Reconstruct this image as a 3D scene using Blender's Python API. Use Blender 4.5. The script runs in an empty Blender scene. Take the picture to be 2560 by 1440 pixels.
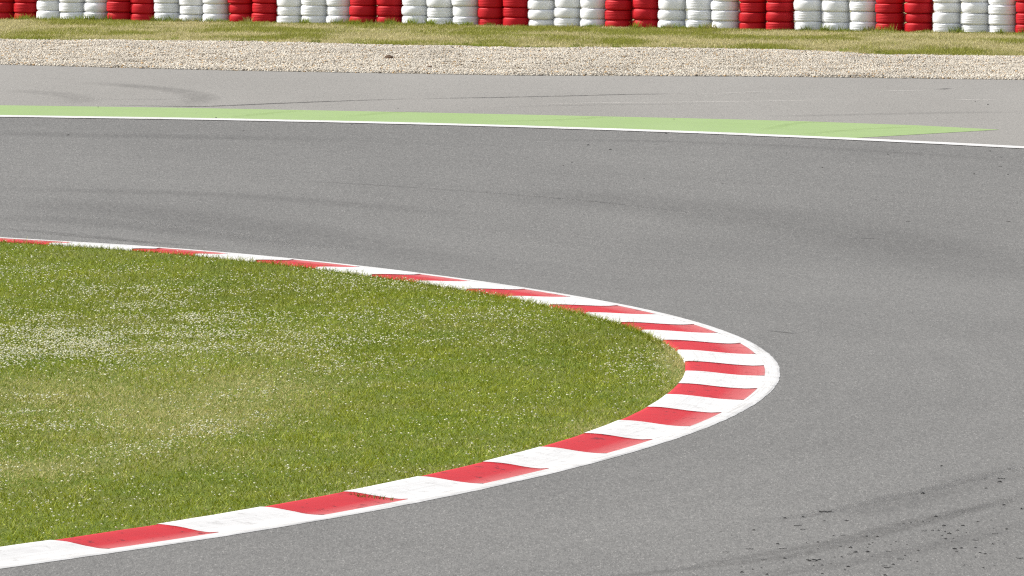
import bpy, math, random
import numpy as np

random.seed(7)
rng = np.random.default_rng(11)
scene = bpy.context.scene
COL = scene.collection
R = math.radians

# ------------------------------------------------------------------ camera model
F, TH, CAMZ = 22300.0, R(3.13), 6.4          # focal length in photo pixels, pitch, camera height
CT, ST = math.cos(TH), math.sin(TH)


def smooth(a, b, x):
    t = np.clip((x - a) / (b - a), 0, 1)
    return t * t * (3 - 2 * t)


_Y = np.linspace(-3000, 3000, 60001)
_S = 0.0459 * smooth(112, 132, _Y) * (1 - smooth(150, 172, _Y))
_Z = np.concatenate([[0], np.cumsum((_S[1:] + _S[:-1]) / 2 * (_Y[1] - _Y[0]))])


def gz(y):
    """height of the ground: level at the corner, rising gently beyond it"""
    return np.interp(y, _Y, _Z)


def ground(px, py, dz=0.0):
    """where the sight line through a photo pixel meets the ground"""
    px = np.asarray(px, float)
    py = np.asarray(py, float)
    x = (px - 1280) / F
    y = -(py - 720) / F
    dx, dy, dzv = x, CT + y * ST, -ST + y * CT
    t = (CAMZ - dz) / -dzv
    for _ in range(60):
        t = 0.5 * t + 0.5 * (CAMZ - dz - gz(t * dy)) / -dzv
    return np.stack([t * dx, t * dy], -1)


def project(x, y, z):
    yy = y
    zz = z - CAMZ
    dep = yy * CT - zz * ST
    up = yy * ST + zz * CT
    return 1280 + F * x / dep, 720 - F * up / dep


# ------------------------------------------------------------------ noise
_perm = rng.random((256, 256))


def vnoise(x, y, seed=0):
    x = np.asarray(x, float) + 17.3 * seed
    y = np.asarray(y, float) + 31.7 * seed
    xi, yi = np.floor(x).astype(int), np.floor(y).astype(int)
    fx, fy = x - xi, y - yi
    fx = fx * fx * (3 - 2 * fx)
    fy = fy * fy * (3 - 2 * fy)
    a = _perm[xi % 256, yi % 256]
    b = _perm[(xi + 1) % 256, yi % 256]
    c = _perm[xi % 256, (yi + 1) % 256]
    d = _perm[(xi + 1) % 256, (yi + 1) % 256]
    return (a * (1 - fx) + b * fx) * (1 - fy) + (c * (1 - fx) + d * fx) * fy


def fnoise(x, y, seed=0, o=3):
    v, a, t = 0, 1.0, 0
    for k in range(o):
        v = v + a * vnoise(x * 2 ** k, y * 2 ** k, seed + k)
        t += a
        a *= 0.5
    return v / t


# ------------------------------------------------------------------ mesh helpers
def link(o):
    COL.objects.link(o)
    return o


def tag(o, label=None, cat=None, group=None, kind=None):
    if label:
        o["label"] = label
    if cat:
        o["category"] = cat
    if group:
        o["group"] = group
    if kind:
        o["kind"] = kind
    return o


def mesh_np(name, V, Fc, mat=None, smooth_=False, colors=None, uv=None, matidx=None):
    """V (n,3), Fc (m,k) with constant k"""
    V = np.asarray(V, np.float32)
    Fc = np.asarray(Fc, np.int32)
    me = bpy.data.meshes.new(name)
    m, k = Fc.shape
    me.vertices.add(len(V))
    me.vertices.foreach_set("co", V.ravel())
    me.loops.add(m * k)
    me.loops.foreach_set("vertex_index", Fc.ravel())
    me.polygons.add(m)
    me.polygons.foreach_set("loop_start", np.arange(0, m * k, k, dtype=np.int32))
    me.polygons.foreach_set("loop_total", np.full(m, k, np.int32))
    if smooth_:
        me.polygons.foreach_set("use_smooth", np.ones(m, bool))
    if matidx is not None:
        me.polygons.foreach_set("material_index", np.asarray(matidx, np.int32))
    if uv is not None:
        ul = me.uv_layers.new(name="UVMap")
        ul.data.foreach_set("uv", np.asarray(uv, np.float32)[Fc.ravel()].ravel())
    if colors is not None:
        ca = me.color_attributes.new("Col", "FLOAT_COLOR", "POINT")
        c4 = np.ones((len(V), 4), np.float32)
        c4[:, :3] = colors
        ca.data.foreach_set("color", c4.ravel())
    me.update(calc_edges=True)
    me.validate()
    if mat is not None:
        for mm in (mat if isinstance(mat, (list, tuple)) else [mat]):
            me.materials.append(mm)
    return me


def obj(name, me, parent=None):
    o = bpy.data.objects.new(name, me)
    link(o)
    if parent:
        o.parent = parent
    return o


def grid_faces(nu, nv, flip=False):
    i = np.arange(nu - 1)[:, None] * nv + np.arange(nv - 1)[None, :]
    i = i.ravel()
    f = np.stack([i, i + nv, i + nv + 1, i + 1], 1)
    return f[:, ::-1] if flip else f


def grid_mesh(name, P, mat, uv=None, flip=False, smooth_=True):
    nu, nv = P.shape[:2]
    return mesh_np(name, P.reshape(-1, 3), grid_faces(nu, nv, flip), mat, smooth_,
                   uv=None if uv is None else uv.reshape(-1, 2))


# ------------------------------------------------------------------ material helpers
class NT:
    def __init__(self, name):
        self.m = bpy.data.materials.new(name)
        self.m.use_nodes = True
        self.t = self.m.node_tree
        self.t.nodes.clear()
        self.out = self.n("ShaderNodeOutputMaterial")

    def n(self, typ, **kw):
        nd = self.t.nodes.new(typ)
        for k, v in kw.items():
            setattr(nd, k, v)
        return nd

    def l(self, a, b):
        self.t.links.new(a, b)

    def val(self, sock, v):
        if hasattr(v, "is_output"):
            self.l(v, sock)
        else:
            sock.default_value = v

    def coord(self, which="Object", scale=(1, 1, 1)):
        tc = self.n("ShaderNodeTexCoord")
        mp = self.n("ShaderNodeMapping")
        mp.inputs["Scale"].default_value = scale
        self.l(tc.outputs[which], mp.inputs["Vector"])
        return mp.outputs[0]

    def noise(self, vec, scale=5, detail=3, rough=0.5):
        nd = self.n("ShaderNodeTexNoise")
        self.l(vec, nd.inputs["Vector"])
        nd.inputs["Scale"].default_value = scale
        nd.inputs["Detail"].default_value = detail
        nd.inputs["Roughness"].default_value = rough
        return nd.outputs["Fac"]

    def ramp(self, fac, stops):
        nd = self.n("ShaderNodeValToRGB")
        cr = nd.color_ramp
        while len(cr.elements) < len(stops):
            cr.elements.new(0.5)
        for e, (p, c) in zip(cr.elements, stops):
            e.position = p
            e.color = (c, c, c, 1) if not isinstance(c, (tuple, list)) else (*c, 1)
        self.l(fac, nd.inputs[0])
        return nd.outputs[0]

    def mix(self, fac, a, b, typ="MIX"):
        nd = self.n("ShaderNodeMix", data_type="RGBA", blend_type=typ)
        self.val(nd.inputs[0], fac)
        self.val(nd.inputs[6], a if hasattr(a, "is_output") else (*a, 1))
        self.val(nd.inputs[7], b if hasattr(b, "is_output") else (*b, 1))
        return nd.outputs[2]

    def math(self, op, a, b=0.0, c=None):
        nd = self.n("ShaderNodeMath", operation=op)
        self.val(nd.inputs[0], a)
        self.val(nd.inputs[1], b)
        if c is not None:
            self.val(nd.inputs[2], c)
        return nd.outputs[0]

    def sep(self, vec):
        nd = self.n("ShaderNodeSeparateXYZ")
        self.l(vec, nd.inputs[0])
        return nd.outputs

    def bump(self, h, strength=0.3, dist=0.01):
        nd = self.n("ShaderNodeBump")
        nd.inputs["Strength"].default_value = strength
        nd.inputs["Distance"].default_value = dist
        self.l(h, nd.inputs["Height"])
        return nd.outputs[0]

    def bsdf(self, col, rough=0.8, spec=0.3, normal=None):
        nd = self.n("ShaderNodeBsdfPrincipled")
        self.val(nd.inputs["Base Color"], col if hasattr(col, "is_output") else (*col, 1))
        self.val(nd.inputs["Roughness"], rough)
        self.val(nd.inputs["Specular IOR Level"], spec)
        if normal is not None:
            self.l(normal, nd.inputs["Normal"])
        return nd.outputs[0]

    def done(self, sh):
        self.l(sh, self.out.inputs[0])
        return self.m


def asphalt(name, base, tint, grain=0.35, streak=0.25, long_=None):
    """sun-bleached asphalt: aggregate grain, bleached and rubbered patches, streaks along the racing line"""
    t = NT(name)
    g1 = t.noise(t.coord("Object", (1, 0.10, 1)), 82, 2, 0.7)
    g2 = t.noise(t.coord("Object", (1, 0.13, 1)), 34, 2, 0.6)
    pat = t.noise(t.coord("Object", (1, 0.45, 1)), 0.22, 4, 0.55)
    st = t.noise(t.coord("UV", (0.012, 1.0, 1)), 1.5, 5, 0.65)
    st2 = t.noise(t.coord("UV", (0.02, 1.0, 1)), 6.0, 3, 0.6)
    k = t.math("ADD", t.math("MULTIPLY", t.math("SUBTRACT", g1, 0.5), grain * 2.0), 1.0)
    k = t.math("MULTIPLY", k, t.math("ADD", t.math("MULTIPLY", t.math("SUBTRACT", g2, 0.5), grain * 1.3), 1.0))
    k = t.math("MULTIPLY", k, t.math("ADD", t.math("MULTIPLY", t.math("SUBTRACT", pat, 0.5), 0.26), 1.0))
    k = t.math("MULTIPLY", k, t.math("ADD", t.math("MULTIPLY", t.math("SUBTRACT", st, 0.5), streak * 2), 1.0))
    k = t.math("MULTIPLY", k, t.math("ADD", t.math("MULTIPLY", t.math("SUBTRACT", st2, 0.5), streak), 1.0))
    # bright and dark aggregate
    vo = t.n("ShaderNodeTexVoronoi")
    vo.inputs["Scale"].default_value = 110
    t.l(t.coord("Object", (1, 0.16, 1)), vo.inputs["Vector"])
    spk = t.ramp(t.sep(vo.outputs["Color"])[0], [(0.955, 0.0), (0.975, 1.0)])
    drk = t.ramp(t.sep(vo.outputs["Color"])[1], [(0.94, 0.0), (0.97, 1.0)])
    cb = t.mix(pat, base, tint)
    hsv = t.n("ShaderNodeVectorMath", operation="SCALE")
    t.l(cb, hsv.inputs[0])
    t.l(k, hsv.inputs["Scale"])
    c = t.mix(t.math("MULTIPLY", spk, 0.17), hsv.outputs[0], (0.52, 0.50, 0.47))
    c = t.mix(t.math("MULTIPLY", drk, 0.45), c, (0.05, 0.05, 0.052))
    return t.done(t.bsdf(c, 0.92, 0.15, t.bump(g1, 0.35, 0.006)))


MAT = {}
MAT["track"] = asphalt("track_asphalt", (0.104, 0.102, 0.0975), (0.121, 0.1187, 0.1125), 0.58, 0.10)
MAT["runoff"] = asphalt("runoff_asphalt", (0.174, 0.166, 0.152), (0.194, 0.187, 0.173), 0.22, 0.04)


def paint(name, col, dirt, fade=None, wear=0.3, scuff=0.5, dark=(0.12, 0.02, 0.024), streaks=0.25):
    """road paint over concrete: UV.x runs along the kerb, UV.y across it (0 at the asphalt side, metres)"""
    t = NT(name)
    uv = t.coord("UV")
    n1 = t.noise(t.coord("Object"), 3.0, 5, 0.65)
    n2 = t.noise(t.coord("UV", (1.2, 22, 1)), 2.2, 4, 0.65)
    n3 = t.noise(t.coord("Object", (3.4, 2.6, 1)), 1.6, 4, 0.72)
    n4 = t.noise(t.coord("UV", (0.5, 34, 1)), 1.0, 3, 0.6)
    c = t.mix(t.math("MULTIPLY", t.ramp(n1, [(0.42, 0.0), (0.75, 1.0)]), wear), col, dirt)
    c = t.mix(t.math("MULTIPLY", t.ramp(n2, [(0.52, 0.0), (0.66, 1.0)]), wear), c, dirt)
    if fade is not None:
        v = t.sep(uv)[1]
        e = t.math("ADD", v, t.math("MULTIPLY", t.math("SUBTRACT", n2, 0.5), 0.16))
        fac = t.ramp(e, [(0.17, 0.95), (0.23, 0.62), (0.40, 0.36), (0.52, 0.0)])
        c = t.mix(fac, c, fade)
    c = t.mix(t.math("MULTIPLY", t.ramp(n4, [(0.52, 0.0), (0.66, 1.0)]), streaks), c, dirt)
    c = t.mix(t.math("MULTIPLY", t.ramp(n3, [(0.60, 0.0), (0.64, 1.0)]), scuff), c, dark)
    return t.done(t.bsdf(c, 0.8, 0.07, t.bump(t.noise(t.coord("Object"), 60, 3), 0.25, 0.004)))


MAT["kerb_white"] = paint("kerb_white_paint", (0.475, 0.472, 0.465), (0.35, 0.346, 0.338), None, 0.55, 0.35, (0.20, 0.19, 0.18), 0.45)
MAT["kerb_red"] = paint("kerb_red_paint", (0.370, 0.025, 0.032), (0.285, 0.026, 0.032), (0.335, 0.125, 0.122), 0.5, 0.8)
MAT["line_white"] = paint("line_white_paint", (0.475, 0.47, 0.46), (0.31, 0.305, 0.295), None, 0.6, 0.35, (0.25, 0.24, 0.23), 0.85)
MAT["green"] = None


def green_paint():
    t = NT("green_road_paint")
    n1 = t.noise(t.coord("Object", (1, 0.35, 1)), 0.8, 4, 0.6)
    n2 = t.noise(t.coord("UV", (0.03, 1, 1)), 5.0, 4, 0.6)
    n3 = t.noise(t.coord("Object", (1, 0.12, 1)), 30, 2, 0.6)
    c = t.mix(n1, (0.178, 0.255, 0.095), (0.212, 0.285, 0.128))
    c = t.mix(t.math("MULTIPLY", t.ramp(n2, [(0.5, 0.0), (0.75, 1.0)]), 0.5), c, (0.160, 0.224, 0.086))
    c = t.mix(t.math("MULTIPLY", t.ramp(n3, [(0.45, 0.0), (0.8, 1.0)]), 0.35), c, (0.165, 0.20, 0.12))
    return t.done(t.bsdf(c, 0.85, 0.15))


MAT["green"] = green_paint()


def soil(name, a, b, c_, sc=6.0):
    t = NT(name)
    n1 = t.noise(t.coord("Object"), sc, 5, 0.65)
    n2 = t.noise(t.coord("Object"), 0.5, 3, 0.5)
    c = t.mix(t.ramp(n1, [(0.35, 0.0), (0.65, 1.0)]), a, b)
    c = t.mix(t.ramp(n2, [(0.4, 0.0), (0.7, 1.0)]), c, c_)
    return t.done(t.bsdf(c, 0.95, 0.05, t.bump(n1, 0.6, 0.03)))


MAT["soil_green"] = soil("infield_soil", (0.055, 0.085, 0.012), (0.10, 0.13, 0.02), (0.11, 0.12, 0.035))
MAT["soil_dry"] = soil("verge_soil", (0.17, 0.15, 0.06), (0.24, 0.21, 0.09), (0.21, 0.20, 0.08))
MAT["gravel_bed"] = soil("gravel_fines", (0.40, 0.345, 0.265), (0.50, 0.44, 0.345), (0.45, 0.39, 0.30), 25)


def leaf_mat(name, trans=0.35, rough=0.55):
    t = NT(name)
    at = t.n("ShaderNodeAttribute", attribute_name="Col")
    b = t.bsdf(at.outputs["Color"], rough, 0.10)
    tr = t.n("ShaderNodeBsdfTranslucent")
    t.l(at.outputs["Color"], tr.inputs[0])
    mx = t.n("ShaderNodeMixShader")
    mx.inputs[0].default_value = trans
    t.l(b, mx.inputs[1])
    t.l(tr.outputs[0], mx.inputs[2])
    return t.done(mx.outputs[0])


MAT["grass"] = leaf_mat("grass_blade", 0.35)
MAT["petal"] = leaf_mat("flower_head", 0.45, 0.7)


def stone_mat(name):
    t = NT(name)
    at = t.n("ShaderNodeAttribute", attribute_name="Col")
    n = t.noise(t.coord("Object"), 60, 2)
    c = t.mix(t.math("MULTIPLY", n, 0.35), at.outputs["Color"], (0.25, 0.21, 0.16))
    return t.done(t.bsdf(c, 0.9, 0.15))


MAT["stone"] = stone_mat("gravel_stone")


def rock_mat():
    t = NT("brown_rock")
    n = t.noise(t.coord("Object"), 18, 4, 0.7)
    return t.done(t.bsdf(t.mix(n, (0.07, 0.045, 0.03), (0.19, 0.13, 0.09)), 0.9, 0.15, t.bump(n, 0.6, 0.01)))


MAT["rock"] = rock_mat()


def rubber_mat():
    t = NT("shed_rubber")
    n = t.noise(t.coord("Object"), 50, 3)
    return t.done(t.bsdf(t.mix(n, (0.010, 0.010, 0.010), (0.035, 0.034, 0.033)), 0.75, 0.3))


MAT["rubber"] = rubber_mat()


def tyre_paint(name, col, dark, pinch):
    """thick brushed paint over an old tyre tread; the object random value varies wear and shade"""
    t = NT(name)
    oi = t.n("ShaderNodeObjectInfo")
    rnd = oi.outputs["Random"]
    ad = t.n("ShaderNodeVectorMath", operation="ADD")
    t.l(t.coord("Object"), ad.inputs[0])
    sc = t.n("ShaderNodeVectorMath", operation="SCALE")
    t.l(oi.outputs["Location"], sc.inputs[0])
    sc.inputs["Scale"].default_value = 3.7
    t.l(sc.outputs[0], ad.inputs[1])
    v = ad.outputs[0]
    n1 = t.noise(v, 5, 4, 0.65)
    n2 = t.noise(v, 26, 3, 0.7)
    xyz = t.sep(t.coord("Object"))
    ang = t.math("ARCTAN2", xyz[1], xyz[0])
    ribs = t.math("SINE", t.math("MULTIPLY", ang, 95.0))
    rows = t.math("SINE", t.math("MULTIPLY", xyz[2], 190.0))
    pat = t.math("MULTIPLY", t.math("MAXIMUM", ribs, rows), t.ramp(rnd, [(0.35, 0.0), (0.75, 1.0)]))
    c = t.mix(t.math("MULTIPLY", t.ramp(n1, [(0.45, 0.0), (0.8, 1.0)]), 0.6), col, dark)
    c = t.mix(t.math("MULTIPLY", t.ramp(n2, [(0.70, 0.0), (0.78, 1.0)]), 0.25), c, pinch)
    # mud splashed on the lowest part of the stack
    lowz = t.sep(t.n("ShaderNodeNewGeometry").outputs["Position"])[2]
    c = t.mix(t.math("MULTIPLY", t.ramp(rnd, [(0.0, 0.0), (1.0, 1.0)]), 0.22), c, dark)
    h = t.math("ADD", t.math("MULTIPLY", pat, 0.5), t.math("MULTIPLY", n2, 0.15))
    return t.done(t.bsdf(c, 0.6, 0.22, t.bump(h, 0.3, 0.003)))


MAT["tyre_red"] = tyre_paint("red_tyre_paint", (0.48, 0.006, 0.013), (0.42, 0.006, 0.012), (0.17, 0.006, 0.008))
MAT["tyre_white"] = tyre_paint("white_tyre_paint", (0.81, 0.815, 0.83), (0.75, 0.755, 0.77), (0.50, 0.50, 0.50))


def bare_rubber():
    t = NT("bare_tyre_rubber")
    n = t.noise(t.coord("Object"), 20, 3)
    return t.done(t.bsdf(t.mix(n, (0.02, 0.02, 0.021), (0.06, 0.058, 0.056)), 0.8, 0.25))


MAT["bare"] = bare_rubber()


def mark_mat(name, col, op):
    """rubber laid on the road: fades out across (UV.y 0..1) and at both ends (UV.x 0..1)"""
    t = NT(name)
    s = t.sep(t.coord("UV"))
    a = t.math("SUBTRACT", 1.0, t.math("ABSOLUTE", t.math("SUBTRACT", t.math("MULTIPLY", s[1], 2.0), 1.0)))
    b = t.math("SUBTRACT", 1.0, t.math("ABSOLUTE", t.math("SUBTRACT", t.math("MULTIPLY", s[0], 2.0), 1.0)))
    a = t.ramp(a, [(0.0, 0.0), (0.7, 1.0)])
    b = t.ramp(b, [(0.0, 0.0), (0.45, 1.0)])
    n = t.noise(t.coord("Object", (1, 0.2, 1)), 9, 3, 0.7)
    f = t.math("MULTIPLY", t.math("MULTIPLY", a, b), t.math("MULTIPLY", t.ramp(n, [(0.3, 0.35), (0.6, 1.0)]), op))
    tr = t.n("ShaderNodeBsdfTransparent")
    mx = t.n("ShaderNodeMixShader")
    t.l(f, mx.inputs[0])
    t.l(tr.outputs[0], mx.inputs[1])
    t.l(t.bsdf(col, 0.85, 0.1), mx.inputs[2])
    return t.done(mx.outputs[0])


# ------------------------------------------------------------------ kerb curve
KP = np.array([(272, 1375), (550, 1335), (805, 1291), (1022, 1251), (1215, 1212), (1372, 1174), (1512, 1136),
               (1630, 1102), (1727, 1068), (1802, 1034), (1862, 1002), (1899, 974), (1912, 942), (1911, 917),
               (1886, 887), (1852, 861), (1793, 834.5), (1733, 814), (1640, 787.5), (1545, 766), (1427, 744),
               (1317, 725), (1170, 704.5), (1050, 688), (897, 669), (737, 651), (574, 635.6), (399, 622),
               (180, 608)], float)
G = ground(KP[:, 0], KP[:, 1], 0.012)
sg = np.concatenate([[0], np.cumsum(np.linalg.norm(np.diff(G, axis=0), axis=1))])
cx, cy = np.polyfit(sg, G[:, 0], 6), np.polyfit(sg, G[:, 1], 6)
ss = np.linspace(sg[0], sg[-1], 900)
C = np.stack([np.polyval(cx, ss), np.polyval(cy, ss)], 1)


def extend(C, n, step, k, at_end):
    P = C if at_end else C[::-1]
    d = P[-1] - P[-12]
    h = math.atan2(d[1], d[0])
    p = P[-1].copy()
    out = []
    for i in range(n):
        h += k * step
        p = p + step * np.array([math.cos(h), math.sin(h)])
        out.append(p.copy())
    out = np.array(out)
    return np.concatenate([C, out]) if at_end else np.concatenate([out[::-1], C])


n_pre = 700
C = extend(C, n_pre, 0.06, -1 / 90.0, False)
C = extend(C, 700, 0.06, 1 / 70.0, True)
S = np.concatenate([[0], np.cumsum(np.linalg.norm(np.diff(C, axis=0), axis=1))])
Tn = np.gradient(C, S, axis=0)
Tn /= np.linalg.norm(Tn, axis=1)[:, None]
NL = np.stack([-Tn[:, 1], Tn[:, 0]], 1)           # towards the infield


def curve_at(s, off=0.0):
    p = np.stack([np.interp(s, S, C[:, 0]), np.interp(s, S, C[:, 1])], -1)
    n = np.stack([np.interp(s, S, NL[:, 0]), np.interp(s, S, NL[:, 1])], -1)
    n /= np.linalg.norm(n, axis=-1)[..., None]
    return p + n * np.asarray(off)[..., None]


s0 = S[n_pre]
bounds = s0 + (sg - sg[0])
# snap the boundaries to the fitted curve
bounds = np.array([S[np.argmin(((C - g) ** 2).sum(1))] for g in G])
seg = np.diff(bounds).mean()
pre = [bounds[0] - seg * k for k in range(1, 6)][::-1]
post = [bounds[-1] + seg * k for k in range(1, 7)]
bounds = np.concatenate([pre, bounds, post])
first_red = len(pre) % 2          # bounds[len(pre)] starts a red block

LINE_W, KERB_W, KERB_H = 0.17, 0.89, 0.054
_wk = [-3 * seg, 0, 3 * seg, 5 * seg, 7 * seg, 9 * seg, 11 * seg, 13 * seg, 16 * seg, 20 * seg, 24 * seg, 28 * seg, 40 * seg]
_wv = [0.60, 0.60, 0.65, 0.67, 0.70, 0.775, 0.86, 0.89, 0.93, 0.90, 0.74, 0.52, 0.50]
s_ref = bounds[len(pre)]


def kerb_w(s):
    """width of the painted blocks, narrower on the near arm"""
    return np.interp(np.asarray(s) - s_ref, _wk, _wv)


KEXT = LINE_W + KERB_W


def kerb_k(y):
    return 1 - 0.55 * smooth(101, 116, y)


def kerb_h(d, y):
    """height across the kerb, d measured from the red/white block edge towards the grass"""
    return 0.024 + KERB_H * kerb_k(y) * smooth(0.08, 0.84, d)


d_prof = np.concatenate([[0.0, 0.06, 0.12, 0.18], np.linspace(0.24, 0.76, 10), [0.82, KERB_W - 0.012, KERB_W]])


def kerb_block(name, sa, sb, mat, drop, k):
    nu = 13
    U = np.linspace(0, 1, nu)
    nd = len(d_prof)
    ja = 0.022 * (vnoise(d_prof * 9, np.full(nd, k * 3.1), 2) - 0.5) + 0.010 * (vnoise(d_prof * 40, np.full(nd, k * 5.7), 5) - 0.5)
    jb = 0.022 * (vnoise(d_prof * 9, np.full(nd, (k + 1) * 3.1), 2) - 0.5) + 0.010 * (vnoise(d_prof * 40, np.full(nd, (k + 1) * 5.7), 5) - 0.5)
    Sg = (sa + ja)[None, :] * (1 - U[:, None]) + (sb + jb)[None, :] * U[:, None]
    Dg = np.broadcast_to(d_prof[None, :], Sg.shape)
    XY = curve_at(Sg, Dg * kerb_w(Sg) / KERB_W)
    Zg = kerb_h(Dg, XY[..., 1]) + gz(XY[..., 1]) - drop * smooth(0.0, 0.12, Dg)
    Zg = Zg + 0.004 * (vnoise(Sg * 2.3, Dg * 3, 8) - 0.5)
    Zg[:, -1] -= 0.02
    P = np.concatenate([XY, Zg[..., None]], -1)
    uv = np.stack([Sg, Dg + LINE_W], -1)
    # back wall towards the grass, and end risers where a block sits lower than its neighbour
    back = P[:, -1:, :].copy()
    back[..., 2] -= 0.12
    P = np.concatenate([P, back], 1)
    uv = np.concatenate([uv, uv[:, -1:, :]], 1)
    if drop > 0:
        ra, rb = P[:1].copy(), P[-1:].copy()
        ra[..., 2] += drop
        rb[..., 2] += drop
        P = np.concatenate([ra, P, rb], 0)
        uv = np.concatenate([uv[:1], uv, uv[-1:]], 0)
    me = grid_mesh(name, P, mat, uv, flip=False, smooth_=False)
    return me


apex = curve_at(np.array(s0 + 22.0))
kerb = bpy.data.objects.new("kerb", None)
link(kerb)
tag(kerb, "red and white striped kerb curving round the tip of the grass infield", "kerb", kind="thing")
for k in range(len(bounds) - 1):
    red = (k % 2 == first_red)
    o = obj("red_block" if red else "white_block",
            kerb_block("kerb_block", bounds[k], bounds[k + 1], MAT["kerb_red"] if red else MAT["kerb_white"],
                       0.006 if red else 0.0, k), kerb)
# white edge line painted on the asphalt side of the kerb
sl = np.arange(bounds[0], bounds[-1], 0.12)
dl = np.array([-LINE_W, -LINE_W + 0.02, -0.11, -0.06, 0.0])
Sg, Dg = np.meshgrid(sl, dl, indexing="ij")
edge = 0.012 * (vnoise(sl * 3.0, sl * 0 + 4.0, 3) - 0.5) + 0.006 * (vnoise(sl * 14.0, sl * 0 + 9.0, 6) - 0.5)
Dj = Dg.copy()
Dj[:, 0] += edge
XY = curve_at(Sg, Dj)
Zg = gz(XY[..., 1]) + np.array([0.0130, 0.020, 0.0225, 0.0235, 0.0245])[None, :]
obj("edge_line", grid_mesh("edge_line", np.concatenate([XY, Zg[..., None]], -1), MAT["line_white"],
                           np.stack([Sg, Dj + LINE_W], -1), flip=False), kerb)

# ------------------------------------------------------------------ far edge of the track
WL = np.array([(0, 290), (300, 295), (600, 299.5), (860, 304.5), (1290, 316), (1700, 330.5), (2130, 347), (2560, 369)], float)
Wg = ground(WL[:, 0], WL[:, 1], 0.016)
wx = np.polyfit(WL[:, 0], Wg[:, 0], 4)
wy = np.polyfit(WL[:, 0], Wg[:, 1], 4)
uu = np.linspace(0, 2560, 300)
L = np.stack([np.polyval(wx, uu), np.polyval(wy, uu)], 1)
L = extend(L, 330, 0.25, 1 / 260.0, False)          # away to the left
d = L[-1] - L[-12]
h = math.atan2(d[1], d[0])
p = L[-1].copy()
ext = []
while h > -math.pi / 2 + 0.001:
    h -= 0.25 / 38.0
    p = p + 0.25 * np.array([math.cos(h), math.sin(h)])
    ext.append(p.copy())
while p[1] > 25:
    p = p + np.array([0.0, -0.5])
    ext.append(p.copy())
L = np.concatenate([L, np.array(ext)])[::-1]         # runs from near to far, like the kerb curve
SL = np.concatenate([[0], np.cumsum(np.linalg.norm(np.diff(L, axis=0), axis=1))])
TL = np.gradient(L, SL, axis=0)
TL /= np.linalg.norm(TL, axis=1)[:, None]
NO = np.stack([TL[:, 1], -TL[:, 0]], 1)              # outwards


def line_at(s, off=0.0):
    p = np.stack([np.interp(s, SL, L[:, 0]), np.interp(s, SL, L[:, 1])], -1)
    n = np.stack([np.interp(s, SL, NO[:, 0]), np.interp(s, SL, NO[:, 1])], -1)
    n /= np.linalg.norm(n, axis=-1)[..., None]
    return p + n * np.asarray(off)[..., None]


# track: lofted from the kerb to the far line
nu, nv = 420, 70
u = np.linspace(0, 1, nu)
K_ = curve_at(u * S[-1], np.full(nu, 0.3))
L_ = line_at(u * SL[-1])
v = np.linspace(0, 1, nv)
P = K_[:, None, :] * (1 - v[None, :, None]) + L_[:, None, :] * v[None, :, None]
Wd = np.linalg.norm(L_ - K_, axis=1)
UVt = np.stack([np.broadcast_to((u * S[-1])[:, None], (nu, nv)), v[None, :] * np.full((nu, 1), 22.0)], -1)
Pz = gz(P[..., 1]) + 0.010
track = obj("track", grid_mesh("track", np.concatenate([P, Pz[..., None]], -1), MAT["track"], UVt, flip=True))
tag(track, "grey asphalt racing track sweeping round the corner", "track", kind="structure")

# white line on the far edge
LW = 0.36
so = np.arange(0, SL[-1], 0.3)
Sg, Dg = np.meshgrid(so, np.array([-LW / 2, 0, LW / 2]), indexing="ij")
jit = 0.03 * (vnoise(so * 1.2, so * 0, 1) - 0.5)
XY = line_at(Sg, Dg + jit[:, None])
Zg = gz(XY[..., 1]) + 0.020
tl = obj("track_edge_line", grid_mesh("track_edge_line", np.concatenate([XY, Zg[..., None]], -1), MAT["line_white"],
                                      np.stack([Sg, Dg + 0.5], -1), flip=True))
tag(tl, "thin white line along the far edge of the track", "line", kind="structure")

# run-off asphalt up to the gravel
GB = np.array([(-700, 142), (0, 160), (300, 168), (640, 176), (1280, 187), (1920, 190), (2560, 198), (3300, 212)], float)
GBg = ground(GB[:, 0], GB[:, 1], 0.01)
GT = np.array([(-700, 90), (0, 99), (320, 100), (640, 104), (900, 110), (1280, 119), (1600, 118), (1920, 123), (2060, 129), (2200, 136),
               (2400, 138), (2560, 140), (3300, 150)], float)
GTg = ground(GT[:, 0], GT[:, 1], 0.03)
TB = np.array([(-700, 34), (100, 48), (1280, 64), (2541, 81), (3300, 90)], float)


def gb(x):
    return np.interp(x, GBg[:, 0], GBg[:, 1])


def gt(x):
    return np.interp(x, GTg[:, 0], GTg[:, 1]) + 0.35 * (fnoise(x * 1.1, x * 0, 4) - 0.5)


xs = np.concatenate([np.linspace(-160, -16, 40), np.linspace(-15.5, 15.5, 160), np.linspace(16, 160, 40)])


def sheet(name, xs, ya, yb, n, off, mat, uvscale=1.0, wob=0.0):
    t = np.linspace(0, 1, n)
    Y = ya[:, None] * (1 - t) + yb[:, None] * t
    X = np.broadcast_to(xs[:, None], Y.shape)
    Z = gz(Y) + off
    if wob:
        Z = Z + wob * (fnoise(X * 2.1, Y * 2.1, 9) - 0.5) * (np.minimum(t, 1 - t) * 8).clip(0, 1)
    return grid_mesh(name, np.stack([X, Y, Z], -1), mat, np.stack([X, Y], -1), flip=False)


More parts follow.
